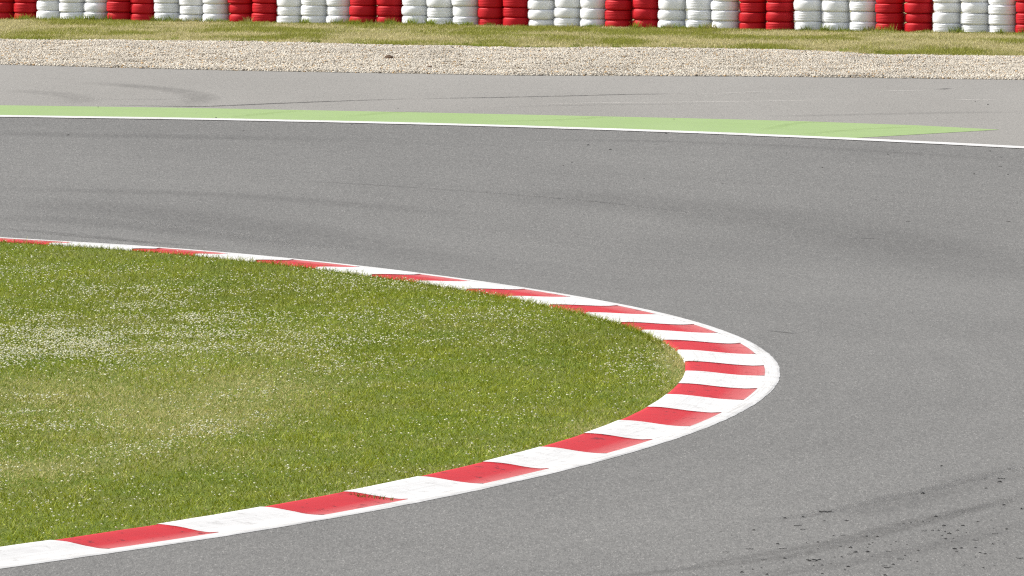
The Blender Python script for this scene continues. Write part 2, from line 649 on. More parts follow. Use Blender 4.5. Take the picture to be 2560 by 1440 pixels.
ro = obj("runoff", sheet("runoff", xs, np.full(len(xs), 12.0), gb(xs), 240, 0.003, MAT["runoff"]))
tag(ro, "pale worn asphalt run-off between track and gravel", "run-off", kind="structure")
gvb = obj("gravel_ground", sheet("gravel_ground", xs, gb(xs), gt(xs), 60, 0.010, MAT["gravel_bed"], wob=0.05))
tag(gvb, "fine pale bed under the gravel stones", "ground", kind="structure")
vg = obj("verge_ground", sheet("verge_ground", xs, gt(xs), np.full(len(xs), 230.0), 120, 0.012, MAT["soil_dry"], wob=0.05))
tag(vg, "dry earth of the grass strip below the tyre wall", "ground", kind="structure")

# base terrain out to the horizon
by = np.concatenate([[-2000, -600, -200, 0], np.linspace(20, 260, 240), [400, 800, 1600, 2900]])
bx = np.array([-2500, -800, -300, -160, -60, 0, 60, 160, 300, 800, 2500], float)
X, Y = np.meshgrid(bx, by, indexing="ij")
tr_ = obj("terrain", grid_mesh("terrain", np.stack([X, Y, gz(Y) - 0.03], -1), MAT["soil_dry"], flip=False))
tag(tr_, "dry grassland around the circuit", "ground", kind="structure")

# green painted strip outside the line
gtp = np.array([(-400, 252), (0, 262), (430, 268), (860, 276), (1290, 285), (1720, 294.5), (2010, 302), (2300, 312.5), (2500, 323)], float)
Gt = ground(gtp[:, 0], gtp[:, 1], 0.013)
topc = lambda q: np.stack([np.interp(q, gtp[:, 0], Gt[:, 0]), np.interp(q, gtp[:, 0], Gt[:, 1])], -1)
q = np.linspace(-400, 2500, 260)
A = topc(q)
bot = []
lx, ly = L[:, 0], L[:, 1]
tipA = ground(2125, 344.0, 0.013)
for i, qq in enumerate(q):
    if qq <= 2125:
        pt = ground(qq, 300, 0.013)
        # meet the outer edge of the white line along the same sight column
        k = (L + NO * (LW / 2 + 0.004))
        colx = (qq - 1280) / F
        r = k[:, 0] / (k[:, 1] * CT) - colx
        r[k[:, 1] < 110] = 9
        j = np.argmin(np.abs(r))
        bot.append(k[j])
    else:
        a = (qq - 2125) / (2500 - 2125)
        bot.append(bot0 * (1 - a) + Gt[-1] * a)
        continue
    bot0 = bot[-1]
Bt = np.array(bot)
vv = np.linspace(0, 1, 14)
P = Bt[:, None, :] * (1 - vv[None, :, None]) + A[:, None, :] * vv[None, :, None]
Z = gz(P[..., 1]) + 0.0065
gs = obj("green_strip", grid_mesh("green_strip", np.concatenate([P, Z[..., None]], -1), MAT["green"],
                                  np.stack([np.broadcast_to(q[:, None] / 100, (len(q), 14)), np.broadcast_to(vv[None, :] * 2, (len(q), 14))], -1)))
tag(gs, "light green painted strip tapering to a point beyond the white line", "painted strip", kind="structure")

# ------------------------------------------------------------------ rubber marks on the asphalt
m_dark = mark_mat("rubber_mark_dark", (0.045, 0.043, 0.042), 0.60)
m_mid = mark_mat("rubber_mark_mid", (0.055, 0.052, 0.050), 0.17)
m_soft = mark_mat("rubber_mark_soft", (0.06, 0.058, 0.058), 0.11)
m_green = mark_mat("rubber_mark_on_green", (0.14, 0.21, 0.05), 0.13)
m_pale = mark_mat("scratch_pale", (0.45, 0.43, 0.40), 0.5)
MARKS = [
    # px polyline, width m, material, height
    ([(0, 225), (60, 228), (130, 233), (170, 239), (195, 247), (200, 253), (185, 260)], 0.8, m_soft, 0.006),
    ([(180, 206), (280, 210), (370, 218), (440, 226), (485, 236), (502, 246), (480, 256), (430, 266)], 0.8, m_mid, 0.006),
    ([(200, 246), (330, 248), (480, 247)], 0.25, m_soft, 0.006),
    ([(260, 262), (470, 266), (560, 264), (700, 258), (860, 252), (1050, 246)], 0.22, m_dark, 0.006),
    ([(1050, 246), (1200, 244), (1400, 240), (1560, 236), (1720, 234)], 0.18, m_dark, 0.006),
    ([(1220, 268), (1500, 262), (1800, 259)], 0.25, m_soft, 0.006),
    ([(2345, 223), (2380, 221)], 0.2, m_dark, 0.006),
    ([(1900, 292), (2100, 287), (2350, 282), (2560, 280)], 0.5, m_soft, 0.006),
    ([(1290, 262), (1500, 257), (1720, 255), (1950, 252), (2100, 249)], 0.14, m_pale, 0.006),
    ([(1720, 236), (1850, 231), (1900, 230), (2000, 232)], 0.14, m_pale, 0.006),
    ([(2200, 226), (2330, 228)], 0.14, m_pale, 0.006),
    ([(2380, 249), (2500, 250)], 0.14, m_pale, 0.006),
    # on the green strip
    ([(570, 294), (640, 286), (760, 275)], 0.35, m_green, 0.0085),
    ([(850, 293), (980, 281), (1100, 278)], 0.35, m_green, 0.0085),
    ([(1200, 304), (1400, 299), (1560, 289)], 0.3, m_green, 0.0085),
    ([(1900, 326), (2000, 307), (2100, 305)], 0.3, m_green, 0.0085),
    ([(2000, 336), (2150, 323), (2300, 316)], 0.3, m_green, 0.0085),
    # on the track
    ([(1800, 1320), (2000, 1290), (2200, 1250), (2400, 1205), (2600, 1155)], 0.30, m_soft, 0.0125),
    ([(1700, 1420), (1850, 1395), (2050, 1360), (2250, 1310), (2450, 1265), (2650, 1210)], 0.26, m_mid, 0.0125),
    ([(1250, 1470), (1500, 1445), (1800, 1412), (2000, 1385), (2200, 1335), (2450, 1270), (2650, 1225)], 0.30, m_mid, 0.0125),
    ([(1600, 1480), (1900, 1440), (2150, 1400), (2400, 1350), (2650, 1290)], 0.5, m_soft, 0.0125),
    ([(2050, 1295), (2200, 1268), (2400, 1215), (2620, 1165)], 0.9, m_soft, 0.0125),
    ([(-100, 500), (150, 512), (400, 535), (700, 575), (1000, 630), (1250, 690)], 2.2, m_soft, 0.0125),
    ([(-100, 540), (200, 552), (500, 583), (800, 625)], 1.2, m_soft, 0.0125),
    ([(-60, 566), (200, 588), (400, 608), (560, 618)], 0.35, m_mid, 0.0125),
    ([(100, 583), (250, 596), (390, 609)], 0.2, m_mid, 0.0125),
    ([(-100, 470), (300, 478), (600, 490), (900, 512), (1200, 540)], 1.0, m_soft, 0.0125),
    ([(700, 450), (900, 460), (1200, 480), (1500, 505), (1800, 540)], 0.16, m_mid, 0.0125),
    ([(-100, 330), (200, 338), (500, 342), (900, 352)], 1.2, m_soft, 0.0125),
    ([(1300, 350), (1600, 352), (1900, 362), (2200, 378), (2600, 405)], 0.5, m_soft, 0.0125),
    ([(1200, 480), (1500, 500), (1900, 545), (2300, 620), (2600, 720)], 3.0, m_soft, 0.0125),
    ([(1920, 826), (1990, 834)], 0.10, m_dark, 0.0125),
    ([(2150, 596), (2200, 597)], 0.10, m_dark, 0.0125),
]
for pl, w, mt, hh in MARKS:
    g = ground([p[0] for p in pl], [p[1] for p in pl], hh)
    sg_ = np.concatenate([[0], np.cumsum(np.linalg.norm(np.diff(g, axis=0), axis=1))])
    # Catmull-Rom
    pts = []
    gg = np.concatenate([[2 * g[0] - g[1]], g, [2 * g[-1] - g[-2]]])
    for i in range(1, len(gg) - 2):
        for tt in np.linspace(0, 1, 24, endpoint=False):
            a, b, c_, d_ = gg[i - 1], gg[i], gg[i + 1], gg[i + 2]
            pts.append(0.5 * (2 * b + (c_ - a) * tt + (2 * a - 5 * b + 4 * c_ - d_) * tt ** 2 + (3 * b - a - 3 * c_ + d_) * tt ** 3))
    pts.append(g[-1])
    pts = np.array(pts)
    tg = np.gradient(pts, axis=0)
    tg /= np.linalg.norm(tg, axis=1)[:, None] + 1e-9
    nn = np.stack([-tg[:, 1], tg[:, 0]], 1)
    lat = np.linspace(-0.5, 0.5, 7)
    P = pts[:, None, :] + nn[:, None, :] * (lat * w)[None, :, None]
    Z = gz(P[..., 1]) + hh
    ux = np.linspace(0, 1, len(pts))
    uv = np.stack([np.broadcast_to(ux[:, None], (len(pts), 7)), np.broadcast_to(lat[None, :] + 0.5, (len(pts), 7))], -1)
    o = obj("skid_mark", grid_mesh("skid_mark", np.concatenate([P, Z[..., None]], -1), mt, uv))
    tag(o, kind="structure")

# ------------------------------------------------------------------ infield
s_in = np.linspace(0, S[-1], 900)
IN = curve_at(s_in, kerb_w(s_in) - 0.006)
order = np.argsort(IN[:, 1])
INx = lambda y: np.interp(y, IN[order, 1], IN[order, 0])


def inf_z(x, y):
    e = np.clip((INx(y) - x) / 1.2, 0, 1)
    return gz(y) + 0.024 + KERB_H * kerb_k(y) - 0.030 + e * (0.07 * (fnoise(x * 0.45, y * 0.22, 3) - 0.35))


ys = np.linspace(IN[order[0], 1], min(IN[order[-1], 1], 150), 520)
t = np.linspace(0, 1, 60) ** 1.6
X = INx(ys)[:, None] - t[None, :] * 30
Y = np.broadcast_to(ys[:, None], X.shape)
inf = obj("infield_ground", grid_mesh("infield_ground", np.stack([X, Y, inf_z(X, Y)], -1), MAT["soil_green"], flip=False))
tag(inf, "soil of the grass infield inside the kerb", "ground", kind="structure")


def blobs(px, py, L_):
    v = 0
    for bx_, by_, sx, sy, a in L_:
        v = v + a * np.exp(-0.5 * (((px - bx_) / sx) ** 2 + ((py - by_) / sy) ** 2))
    return v


DRY = [(60, 1185, 90, 14, 0.5), (330, 1125, 80, 14, 0.5), (560, 1040, 70, 14, 0.6), (640, 990, 70, 14, 0.6), (200, 1010, 330, 60, 0.95), (60, 1190, 160, 40, 0.8), (650, 975, 120, 24, 0.8), (470, 1065, 120, 32, 0.95),
       (330, 1120, 200, 40, 0.35), (1668, 890, 30, 22, 0.9), (1690, 930, 22, 26, 0.75), (1640, 1005, 60, 16, 0.5),
       (1480, 1070, 110, 14, 0.5), (1250, 1130, 120, 12, 0.4), (150, 805, 220, 14, 0.3), (430, 870, 160, 14, 0.3),
       (850, 800, 140, 12, 0.25), (1050, 960, 300, 40, 0.12), (700, 900, 200, 30, 0.25)]
FLW = [(60, 1180, 90, 12, 60), (200, 1150, 90, 10, 60), (330, 1125, 80, 10, 80), (460, 1085, 80, 12, 120), (560, 1040, 70, 12, 120), (640, 990, 70, 12, 120), (700, 960, 60, 10, 80),
       (520, 860, 300, 12, 120), (600, 800, 260, 10, 90), (820, 930, 200, 8, 80), (300, 770, 220, 8, 90), (150, 740, 200, 8, 80), (1000, 860, 200, 14, 50),
       (150, 690, 260, 30, 60), (60, 860, 230, 42, 260), (250, 880, 230, 16, 180), (330, 845, 200, 9, 120), (120, 915, 180, 9, 200),
       (480, 835, 260, 20, 60), (420, 800, 220, 12, 80), (980, 712, 120, 9, 130), (880, 690, 120, 7, 90), (1130, 724, 200, 8, 60),
       (30, 1000, 90, 3.5, 300), (40, 1040, 70, 3, 240), (60, 1075, 110, 5, 220), (250, 1000, 60, 3, 160), (700, 880, 260, 20, 60),
       (1180, 800, 240, 24, 40), (1600, 930, 60, 30, 60), (1250, 900, 300, 30, 30), (450, 735, 180, 7, 90), (200, 1085, 120, 4, 100),
       (760, 760, 250, 20, 40), (500, 1080, 80, 14, 50), (1300, 1060, 120, 12, 30), (700, 1200, 300, 30, 12), (250, 930, 60, 5, 150)]


def clump(x, y, sd):
    return fnoise(x * 0.9, y * 0.32, sd, 4)


def scatter(n, ylo, yhi, marg):
    y = ylo + (yhi - ylo) * rng.random(n)
    xl = -1280 / F * y - marg
    xr = np.minimum(INx(y) - 0.012, 1280 / F * y + 1.0)
    wmax = 18.0
    x = xr - wmax * rng.random(n)
    keep = (x > xl)
    return x[keep], y[keep]


def blades(x, y, z, hgt, wid, lean, col_base, col_tip, name, mat, reach=0.0):
    n = len(x)
    a = rng.random(n) * 2 * np.pi
    b = rng.random(n) * 2 * np.pi
    dx, dy = np.cos(a) * wid / 2, np.sin(a) * wid / 2
    V = np.empty((n, 3, 3), np.float32)
    V[:, 0] = np.stack([x - dx, y - dy, z], 1)
    V[:, 1] = np.stack([x + dx, y + dy, z], 1)
    V[:, 2] = np.stack([x + np.cos(b) * (lean * hgt + reach), y + np.sin(b) * (lean * hgt + reach), z + hgt], 1)
    Fc = np.arange(3 * n).reshape(n, 3)
    Cc = np.empty((n, 3, 3), np.float32)
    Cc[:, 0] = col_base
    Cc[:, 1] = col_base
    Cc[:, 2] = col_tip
    return mesh_np(name, V.reshape(-1, 3), Fc, mat, colors=Cc.reshape(-1, 3))


def lerp(a, b, t):
    return a * (1 - t[:, None]) + b * t[:, None]


x, y = scatter(2180000, 66, 146, 4.0)
# a few sprigs rooted in the kerb joints
sp_px = [(880 + 12 * i, 1233.5 + 1.45 * i) for i in range(9)] + [(1722, 902), (1730, 903), (1738, 903.5), (1745, 904)]
sp = np.repeat(ground([p[0] for p in sp_px], [p[1] for p in sp_px], 0.075), 7, 0)
sp = sp + 0.02 * rng.standard_normal(sp.shape)
x, y = np.concatenate([x, sp[:, 0]]), np.concatenate([y, sp[:, 1]])
sprig = np.arange(len(x)) >= len(x) - len(sp)
z = inf_z(x, y) - 0.006
z[sprig] = gz(y[sprig]) + 0.055
px, py = project(x, y, z)
dry = np.clip(blobs(px, py, DRY) + 0.9 * (clump(x, y, 21) - 0.55), 0, 1)
edge = np.clip(1 - (INx(y) - x) / 0.35, 0, 1)
r = rng.random(len(x))
isdry = r < dry * 0.75 + 0.06 + 0.6 * edge * (y < float(apex[1]) + 4) * np.clip(vnoise(x * 2.2, y * 1.1, 81) * 1.8 - 0.5, 0, 1)
lush = clump(x * 2.5, y * 2.5, 33)
green = lerp(np.array([[0.126, 0.165, 0.003]]), np.array([[0.190, 0.215, 0.009]]), np.clip(lush * 1.6 - 0.3, 0, 1))
tone = fnoise(x * 0.35, y * 0.12, 71, 4)
green = green * (0.65 + 0.75 * rng.random(len(x)))[:, None] * (0.72 + 0.56 * tone)[:, None]
pale = rng.random(len(x)) < 0.17  # glints on the blades, painted in as a paler colour
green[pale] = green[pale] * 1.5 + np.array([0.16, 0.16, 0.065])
straw = lerp(np.array([[0.33, 0.29, 0.075]]), np.array([[0.62, 0.56, 0.27]]), rng.random(len(x)))
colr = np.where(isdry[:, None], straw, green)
hgt = (0.022 + 0.034 * rng.random(len(x)) ** 1.5) * (0.75 + 0.7 * lush) * np.where(isdry, 0.75, 1.0)
hgt = np.where(rng.random(len(x)) < 0.012, hgt * 1.9, hgt)
wid = 0.006 + 0.006 * rng.random(len(x))
# a taller unmown fringe along the far arm of the kerb
fr = (INx(y) - x < 0.14) & (y > float(apex[1]) + 3)
hgt = np.where(fr, hgt * 1.25 + 0.035 * rng.random(len(x)) * (0.35 + vnoise(x * 4, y * 4, 61)), hgt)
# short clover leaves between the blades: small, low and lying at every angle
flake = (rng.random(len(x)) < 0.5) & ~fr & ~sprig
hgt = np.where(sprig, 0.02 + 0.03 * rng.random(len(x)), hgt)
colr = np.where(sprig[:, None], np.array([[0.10, 0.13, 0.02]]), colr)
z = z + np.where(flake, hgt * 0.75 * rng.random(len(x)), 0.0)
hgt = np.where(flake, 0.012 * (rng.random(len(x)) - 0.35), hgt)
wid = np.where(flake, wid * 1.7, wid)
lean_ = np.where(flake, 1.0, 0.3 + 1.1 * rng.random(len(x)))
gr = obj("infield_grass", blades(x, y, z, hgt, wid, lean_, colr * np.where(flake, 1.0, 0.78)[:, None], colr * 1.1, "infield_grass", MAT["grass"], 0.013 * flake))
tag(gr, "short green grass with dry straw patches inside the kerb", "grass", kind="stuff")

# flower heads
# flower heads
x, y = scatter(668000, 67, 146, 3.5)
z = inf_z(x, y)
px, py = project(x, y, z)
cl = clump(x * 1.6, y * 1.6, 44)
dens = (17 + 0.75 * blobs(px, py, FLW)) * np.clip((cl - 0.33) * 4.0, 0.25, 2.2)
keep = rng.random(len(x)) < dens / 460.0
x, y, z = x[keep], y[keep], z[keep]
n = len(x)
ico = np.array([(0, 0, 1), (.894, 0, .447), (.276, .851, .447), (-.724, .526, .447), (-.724, -.526, .447), (.276, -.851, .447)], float)
ico = np.concatenate([ico, [(0, 0, -0.4)]])
fi = [(0, i, i % 5 + 1) for i in range(1, 6)] + [(6, i % 5 + 1, i) for i in range(1, 6)]
rad = 0.0085 + 0.0075 * rng.random(n)
th = rng.random(n) * 6.28
cth, sth = np.cos(th), np.sin(th)
tilt = (rng.random((n, 2)) - 0.5) * 0.9
V = np.empty((n, 7, 3), np.float32)
bx_ = ico[None, :, 0] * cth[:, None] - ico[None, :, 1] * sth[:, None]
by_ = ico[None, :, 0] * sth[:, None] + ico[None, :, 1] * cth[:, None]
hz = 0.034 + 0.028 * rng.random(n)
V[..., 0] = x[:, None] + bx_ * rad[:, None]
V[..., 1] = y[:, None] + by_ * rad[:, None]
V[..., 2] = z[:, None] + hz[:, None] + (ico[None, :, 2] * 0.7 + bx_ * tilt[:, :1] + by_ * tilt[:, 1:]) * rad[:, None]
Fc = (np.array(fi)[None] + (np.arange(n) * 7)[:, None, None]).reshape(-1, 3)
cc = np.where((rng.random(n) < 0.18)[:, None], np.array([[0.74, 0.70, 0.36]]), np.array([[0.86, 0.85, 0.68]])) * (0.75 + 0.3 * rng.random(n))[:, None]
fl = obj("clover_flowers", mesh_np("clover_flowers", V.reshape(-1, 3), Fc, MAT["petal"], colors=np.repeat(cc, 7, 0)))
tag(fl, "tiny white clover flowers sprinkled in bands through the infield grass", "flowers", kind="stuff")

# ------------------------------------------------------------------ gravel stones
xg = -13.0 + 26.0 * rng.random(310000)
tt = rng.random(len(xg))
yg = gb(xg) + (gt(xg) - gb(xg)) * tt
lip = rng.random(len(xg)) < 0.03
yg = np.where(lip & (tt < 0.5), gb(xg) - 0.10 * rng.random(len(xg)) ** 2, yg)
n = len(xg)
phi = (1 + 5 ** 0.5) / 2
icv = np.array([(-1, phi, 0), (1, phi, 0), (-1, -phi, 0), (1, -phi, 0), (0, -1, phi), (0, 1, phi), (0, -1, -phi), (0, 1, -phi),
                (phi, 0, -1), (phi, 0, 1), (-phi, 0, -1), (-phi, 0, 1)], float) / math.sqrt(1 + phi * phi)
icf = np.array([(0, 11, 5), (0, 5, 1), (0, 1, 7), (0, 7, 10), (0, 10, 11), (1, 5, 9), (5, 11, 4), (11, 10, 2), (10, 7, 6), (7, 1, 8),
                (3, 9, 4), (3, 4, 2), (3, 2, 6), (3, 6, 8), (3, 8, 9), (4, 9, 5), (2, 4, 11), (6, 2, 10), (8, 6, 7), (9, 8, 1)])
rad = 0.009 + 0.013 * rng.random(n) ** 1.6
edge_g = np.minimum(tt, 1 - tt)
rad = rad * np.where(edge_g < 0.12, 1.25, 1.0)
th = rng.random(n) * 6.28
cth, sth = np.cos(th)[:, None], np.sin(th)[:, None]
sc3 = 0.65 + 0.7 * rng.random((n, 3))
jv = icv[None] * sc3[:, None, :] * (0.82 + 0.36 * rng.random((n, 12, 1)))
V = np.empty((n, 12, 3), np.float32)
V[..., 0] = xg[:, None] + (jv[..., 0] * cth - jv[..., 1] * sth) * rad[:, None]
V[..., 1] = yg[:, None] + (jv[..., 0] * sth + jv[..., 1] * cth) * rad[:, None]
wobz = 0.05 * (fnoise(xg * 2.1, yg * 2.1, 9) - 0.5) * np.clip(np.minimum(tt, 1 - tt) * 8, 0, 1)
zg = gz(yg) + 0.012 + wobz + 0.012 * rng.random(n) + 0.035 * (fnoise(xg * 1.3, yg * 0.8, 14) - 0.4).clip(0, 1)
zg = np.where(yg < gb(xg), gz(yg) + rad * 0.55, zg)
V[..., 2] = zg[:, None] + jv[..., 2] * rad[:, None] * 0.85
Fc = (icf[None] + (np.arange(n) * 12)[:, None, None]).reshape(-1, 3)
k = rng.random(n)
cc = lerp(np.array([[0.365, 0.322, 0.255]]), np.array([[0.575, 0.535, 0.46]]), k)
cc = np.where((rng.random(n) < 0.08)[:, None], np.array([[0.14, 0.115, 0.09]]), cc)  # dark stones, which also paint the shaded gaps into the gravel colour
cc = np.where((rng.random(n) < 0.05)[:, None], np.array([[0.42, 0.27, 0.12]]), cc)
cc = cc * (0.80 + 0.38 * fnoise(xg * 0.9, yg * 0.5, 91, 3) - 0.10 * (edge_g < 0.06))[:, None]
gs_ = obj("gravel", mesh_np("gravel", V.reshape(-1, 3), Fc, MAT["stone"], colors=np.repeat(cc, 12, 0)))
tag(gs_, "pale beige gravel stones of the gravel trap", "gravel", kind="stuff")


# ------------------------------------------------------------------ rocks in the gravel
def rock(px, py, size, label, seed):
    g = ground(px, py, 0.03)
    r_ = np.random.default_rng(seed)
    V = []
    import bmesh
    bm = bmesh.new()
    bmesh.ops.create_icosphere(bm, subdivisions=3, radius=size)
    for v_ in bm.verts:
        c = v_.co
        k_ = 0.75 + 0.5 * float(fnoise(np.array(c.x / size * 1.3 + 5), np.array(c.y / size * 1.3 + c.z / size * 2 + 3), seed))
        v_.co = (c.x * k_ * 1.15, c.y * k_, c.z * k_ * 0.78)
    me = bpy.data.meshes.new("rock")
    bm.to_mesh(me)
    bm.free()
    me.materials.append(MAT["rock"])
    o = obj("rock", me)
    o.location = (g[0], g[1], float(gz(g[1])) + 0.028 + size * 0.55)
    tag(o, label, "rock", "rocks in the gravel")


rock(972, 148, 0.062, "larger brown rock sitting alone in the pale gravel bed", 3)
rock(1074, 170, 0.036, "small tan stone in the gravel close to the run-off asphalt", 6)

# ------------------------------------------------------------------ tyre wall
PITCH_PX = [100, 276, 392, 575, 697, 882, 1007, 1200, 1325, 1517, 1648, 1850, 1987, 2191, 2333, 2541]
PITCH_N = [0, 3, 5, 8, 10, 13, 15, 18, 20, 23, 25, 28, 30, 33, 35, 38]
base_a, base_b = ground(100, 47.5, 0.03), ground(2541, 82.0, 0.03)
row = base_b - base_a
row_d = row / np.linalg.norm(row)


def row_at_px(px):
    """point of the straight row seen in column px"""
    k_ = (px - 1280) / F / CT
    s_ = (k_ * base_a[1] - base_a[0]) / (row_d[0] - k_ * row_d[1])
    return s_


knots = [row_at_px(p_) for p_ in PITCH_PX]
pitch = (knots[-1] - knots[0]) / 38
TR = pitch / 2 * 1.01


def tyre_mesh(name, mat, grooves, bulge):
    """lathed tyre lying on its side: rounded shoulders, tread grooves, open centre"""
    R0, hw = 1.0, 0.5            # unit radius, unit height
    prof = []
    N = 26
    for i in range(N + 1):       # tread from bottom to top
        a = i / N
        zz = (a - 0.5) * 2
        rr = 1.0 - (0.012 + bulge) * abs(zz) ** 2.6 - 0.075 * (max(0, abs(zz) - 0.78) / 0.22) ** 2
        if grooves and i in (7, 11, 15, 19):
            rr -= 0.016
        prof.append((rr, zz * hw * 0.955))
    top = [(0.875, hw * 0.99), (0.80, hw * 1.0), (0.70, hw * 0.97), (0.60, hw * 0.80), (0.565, hw * 0.72), (0.60, hw * 0.55), (0.78, hw * 0.35), (0.82, 0.0)]
    prof_full = prof + top + [(r_, -z_) for r_, z_ in top[-2::-1]]
    prof_full = np.array(prof_full)
    ns = 56
    a = np.arange(ns) / ns * 2 * np.pi
    m_ = len(prof_full)
    V = np.empty((ns, m_, 3))
    V[..., 0] = np.cos(a)[:, None] * prof_full[None, :, 0]
    V[..., 1] = np.sin(a)[:, None] * prof_full[None, :, 0]
    V[..., 2] = prof_full[None, :, 1]
    i = np.arange(ns)[:, None]
    j = np.arange(m_)[None, :]
    i2, j2 = (i + 1) % ns, (j + 1) % m_
    Fc = np.stack([i * m_ + j, i2 * m_ + j, i2 * m_ + j2, i * m_ + j2], -1).reshape(-1, 4)
    mi = np.broadcast_to((j >= N + 2).astype(int) * (j < m_ - 2), (ns, m_)).ravel()
    V = V.reshape(-1, 3) * np.array([TR, TR, 0.21])
    return mesh_np(name, V, Fc, [mat, MAT["bare"]], True, matidx=mi)


variants = {}
for cname in ("red", "white"):
    variants[cname] = [tyre_mesh(cname + "_tyre", MAT["tyre_" + cname], gflag, bl) for gflag, bl in ((False, 0.03), (True, 0.015), (False, 0.075), (True, 0.05))]

ordw = ["first", "second", "third", "fourth", "fifth", "sixth", "seventh", "eighth", "ninth"]
stacks = []            # (s along row, colour, run index, place in run)
run = 0
# a red pair cut by the left edge, then alternating white threes and red pairs
w0 = (knots[1] - knots[0]) / 3
for q_ in range(2):
    stacks.append((knots[0] - w0 * (1.5 - q_), "red", 0, q_, 2))
for r_i in range(15):
    colr_ = "white" if r_i % 2 == 0 else "red"
    cnt = 3 if colr_ == "white" else 2
    a_, b_ = knots[r_i], knots[r_i + 1]
    for q_ in range(cnt):
        stacks.append((a_ + (b_ - a_) * (q_ + 0.5) / cnt, colr_, r_i // 2 + (1 if colr_ == "red" else 0), q_, cnt))
stacks.append((knots[-1] + w0 * 0.5, "red", 8, 0, 2))
place3 = ["left", "middle", "right"]
level_word = ["lowest", "second", "third", "fourth"]
for si, (s_, cname, ri, q_, cnt) in enumerate(stacks):
    p_ = base_a + row_d * s_
    nrm = np.array([row_d[1], -row_d[0]])
    p_ = p_ + nrm * random.uniform(-0.035, 0.035)
    zb = float(gz(p_[1])) - 0.012 + random.uniform(-0.02, 0.015)
    for lv in range(4):
        th_ = random.choice([0.188, 0.2, 0.207, 0.213, 0.222])
        jx, jy = random.uniform(-0.014, 0.014), random.uniform(-0.012, 0.012)
        x_, y_ = p_[0] + jx, p_[1] + jy
        ppx, ppy = project(x_, y_, zb + 0.04)
        if ppy < -8 and lv > 1:
            # one more above the frame still shades the stack
            extra = ppy > -34
            if not extra:
                break
        o = obj("tyre", random.choice(variants[cname]))
        sc_ = random.uniform(0.985, 1.012)
        o.scale = (sc_, sc_, th_ / 0.21)
        o.location = (x_, y_, zb + th_ / 2)
        o.rotation_euler = (random.uniform(-0.012, 0.012), random.uniform(-0.012, 0.012), random.uniform(0, 6.28))
        zb += th_ * 0.998
        lw = level_word[lv]
        if cname == "white":
            lab = "%s white tyre in the %s stack of the %s white trio from left" % (lw, place3[q_], ordw[ri])
        else:
            if ri == 0:
                lab = "%s red tyre in the %s stack beside the left picture edge" % (lw, "inner" if q_ else "outer")
            elif ri == 8:
                lab = "%s red tyre in the cut off stack at the right picture edge" % lw
            else:
                lab = "%s red tyre in the %s stack of the %s whole red pair from left" % (lw, "left" if q_ == 0 else "right", ordw[ri - 1])
        if lv == 0:
            lab = lab.replace("lowest", "lowest", 1)
        tag(o, lab, "tyre", "painted tyres stacked along the barrier")

# ------------------------------------------------------------------ dry grass strip and weeds
nrm = np.array([row_d[1], -row_d[0]])
row_y = lambda x: base_a[1] + (x - base_a[0]) / row_d[0] * row_d[1]
n = 560000
xd = -13 + 26 * rng.random(n)
ya, yb = gt(xd), row_y(xd) + 0.4
yd = ya - 0.12 + (yb - ya + 0.12) * rng.random(n)
keep = (yd > ya + 0.14 * (vnoise(xd * 6, yd * 0, 3) - 0.7))
xd, yd = xd[keep], yd[keep]
n = len(xd)
zd = gz(yd) + 0.006 + 0.05 * (fnoise(xd * 2.1, yd * 2.1, 9) - 0.5)
toward = np.clip((yd - gt(xd)) / (row_y(xd) - gt(xd)), 0, 1)
cl = fnoise(xd * 0.8, yd * 0.35, 51, 4)
gfac = np.clip((cl - 0.40) * 3.6 + 0.10 + 0.45 * smooth(0.8, 1.0, toward) - 0.15 * (1 - toward), 0.0, 1)
isg = rng.random(n) < gfac
straw = lerp(np.array([[0.35, 0.305, 0.115]]), np.array([[0.64, 0.575, 0.33]]), rng.random(n))
grn = lerp(np.array([[0.19, 0.21, 0.03]]), np.array([[0.32, 0.315, 0.07]]), rng.random(n))
cc = np.where(isg[:, None], grn, straw)
cc = cc * (0.55 + 0.8 * rng.random(n))[:, None]
hg = (0.022 + 0.045 * rng.random(n) ** 1.6) * (0.7 + 0.8 * cl)
dg = obj("dry_grass", blades(xd, yd, zd, hg, 0.007 + 0.008 * rng.random(n), 0.3 + 0.9 * rng.random(n), cc * 0.8, cc * 1.1, "dry_grass", MAT["grass"]))
tag(dg, "sparse yellowing grass strip between gravel and tyre wall", "grass", kind="stuff")

# taller green weeds at the foot of the tyres and along the gravel edge
xs_, ys_, hs_, cs_ = [], [], [], []
for _ in range(420):
    if rng.random() < 0.8:
        s_ = rng.uniform(knots[0] - 2, knots[-1] + 2)
        if vnoise(np.array(s_ * 0.9), np.array(0.0), 12) < 0.35:
            continue
        c0 = base_a + row_d * s_ + nrm * rng.uniform(TR * 0.9, TR + 0.28)
        big = rng.random() ** 2.5
    else:
        xx = rng.uniform(-11, 11)
        c0 = np.array([xx, float(gt(np.array(xx))) + rng.uniform(-0.15, 1.2)])
        big = 0.25 * rng.random()
    m_ = int(rng.integers(30, 110))
    rr = (0.05 + 0.16 * rng.random()) * np.sqrt(rng.random(m_))
    aa = rng.random(m_) * 6.28
    xs_.append(c0[0] + rr * np.cos(aa))
    ys_.append(c0[1] + rr * np.sin(aa) * 1.2)
    hs_.append((0.05 + 0.16 * big) * (0.4 + 0.7 * rng.random(m_)))
    base = np.array([0.20, 0.25, 0.03]) * rng.uniform(0.6, 1.25)
    if rng.random() < 0.25:
        base = np.array([0.30, 0.28, 0.09])
    cs_.append(np.tile(base, (m_, 1)) * (0.7 + 0.6 * rng.random((m_, 1))))
xw, yw, hw_, cw = map(np.concatenate, (xs_, ys_, hs_, cs_))
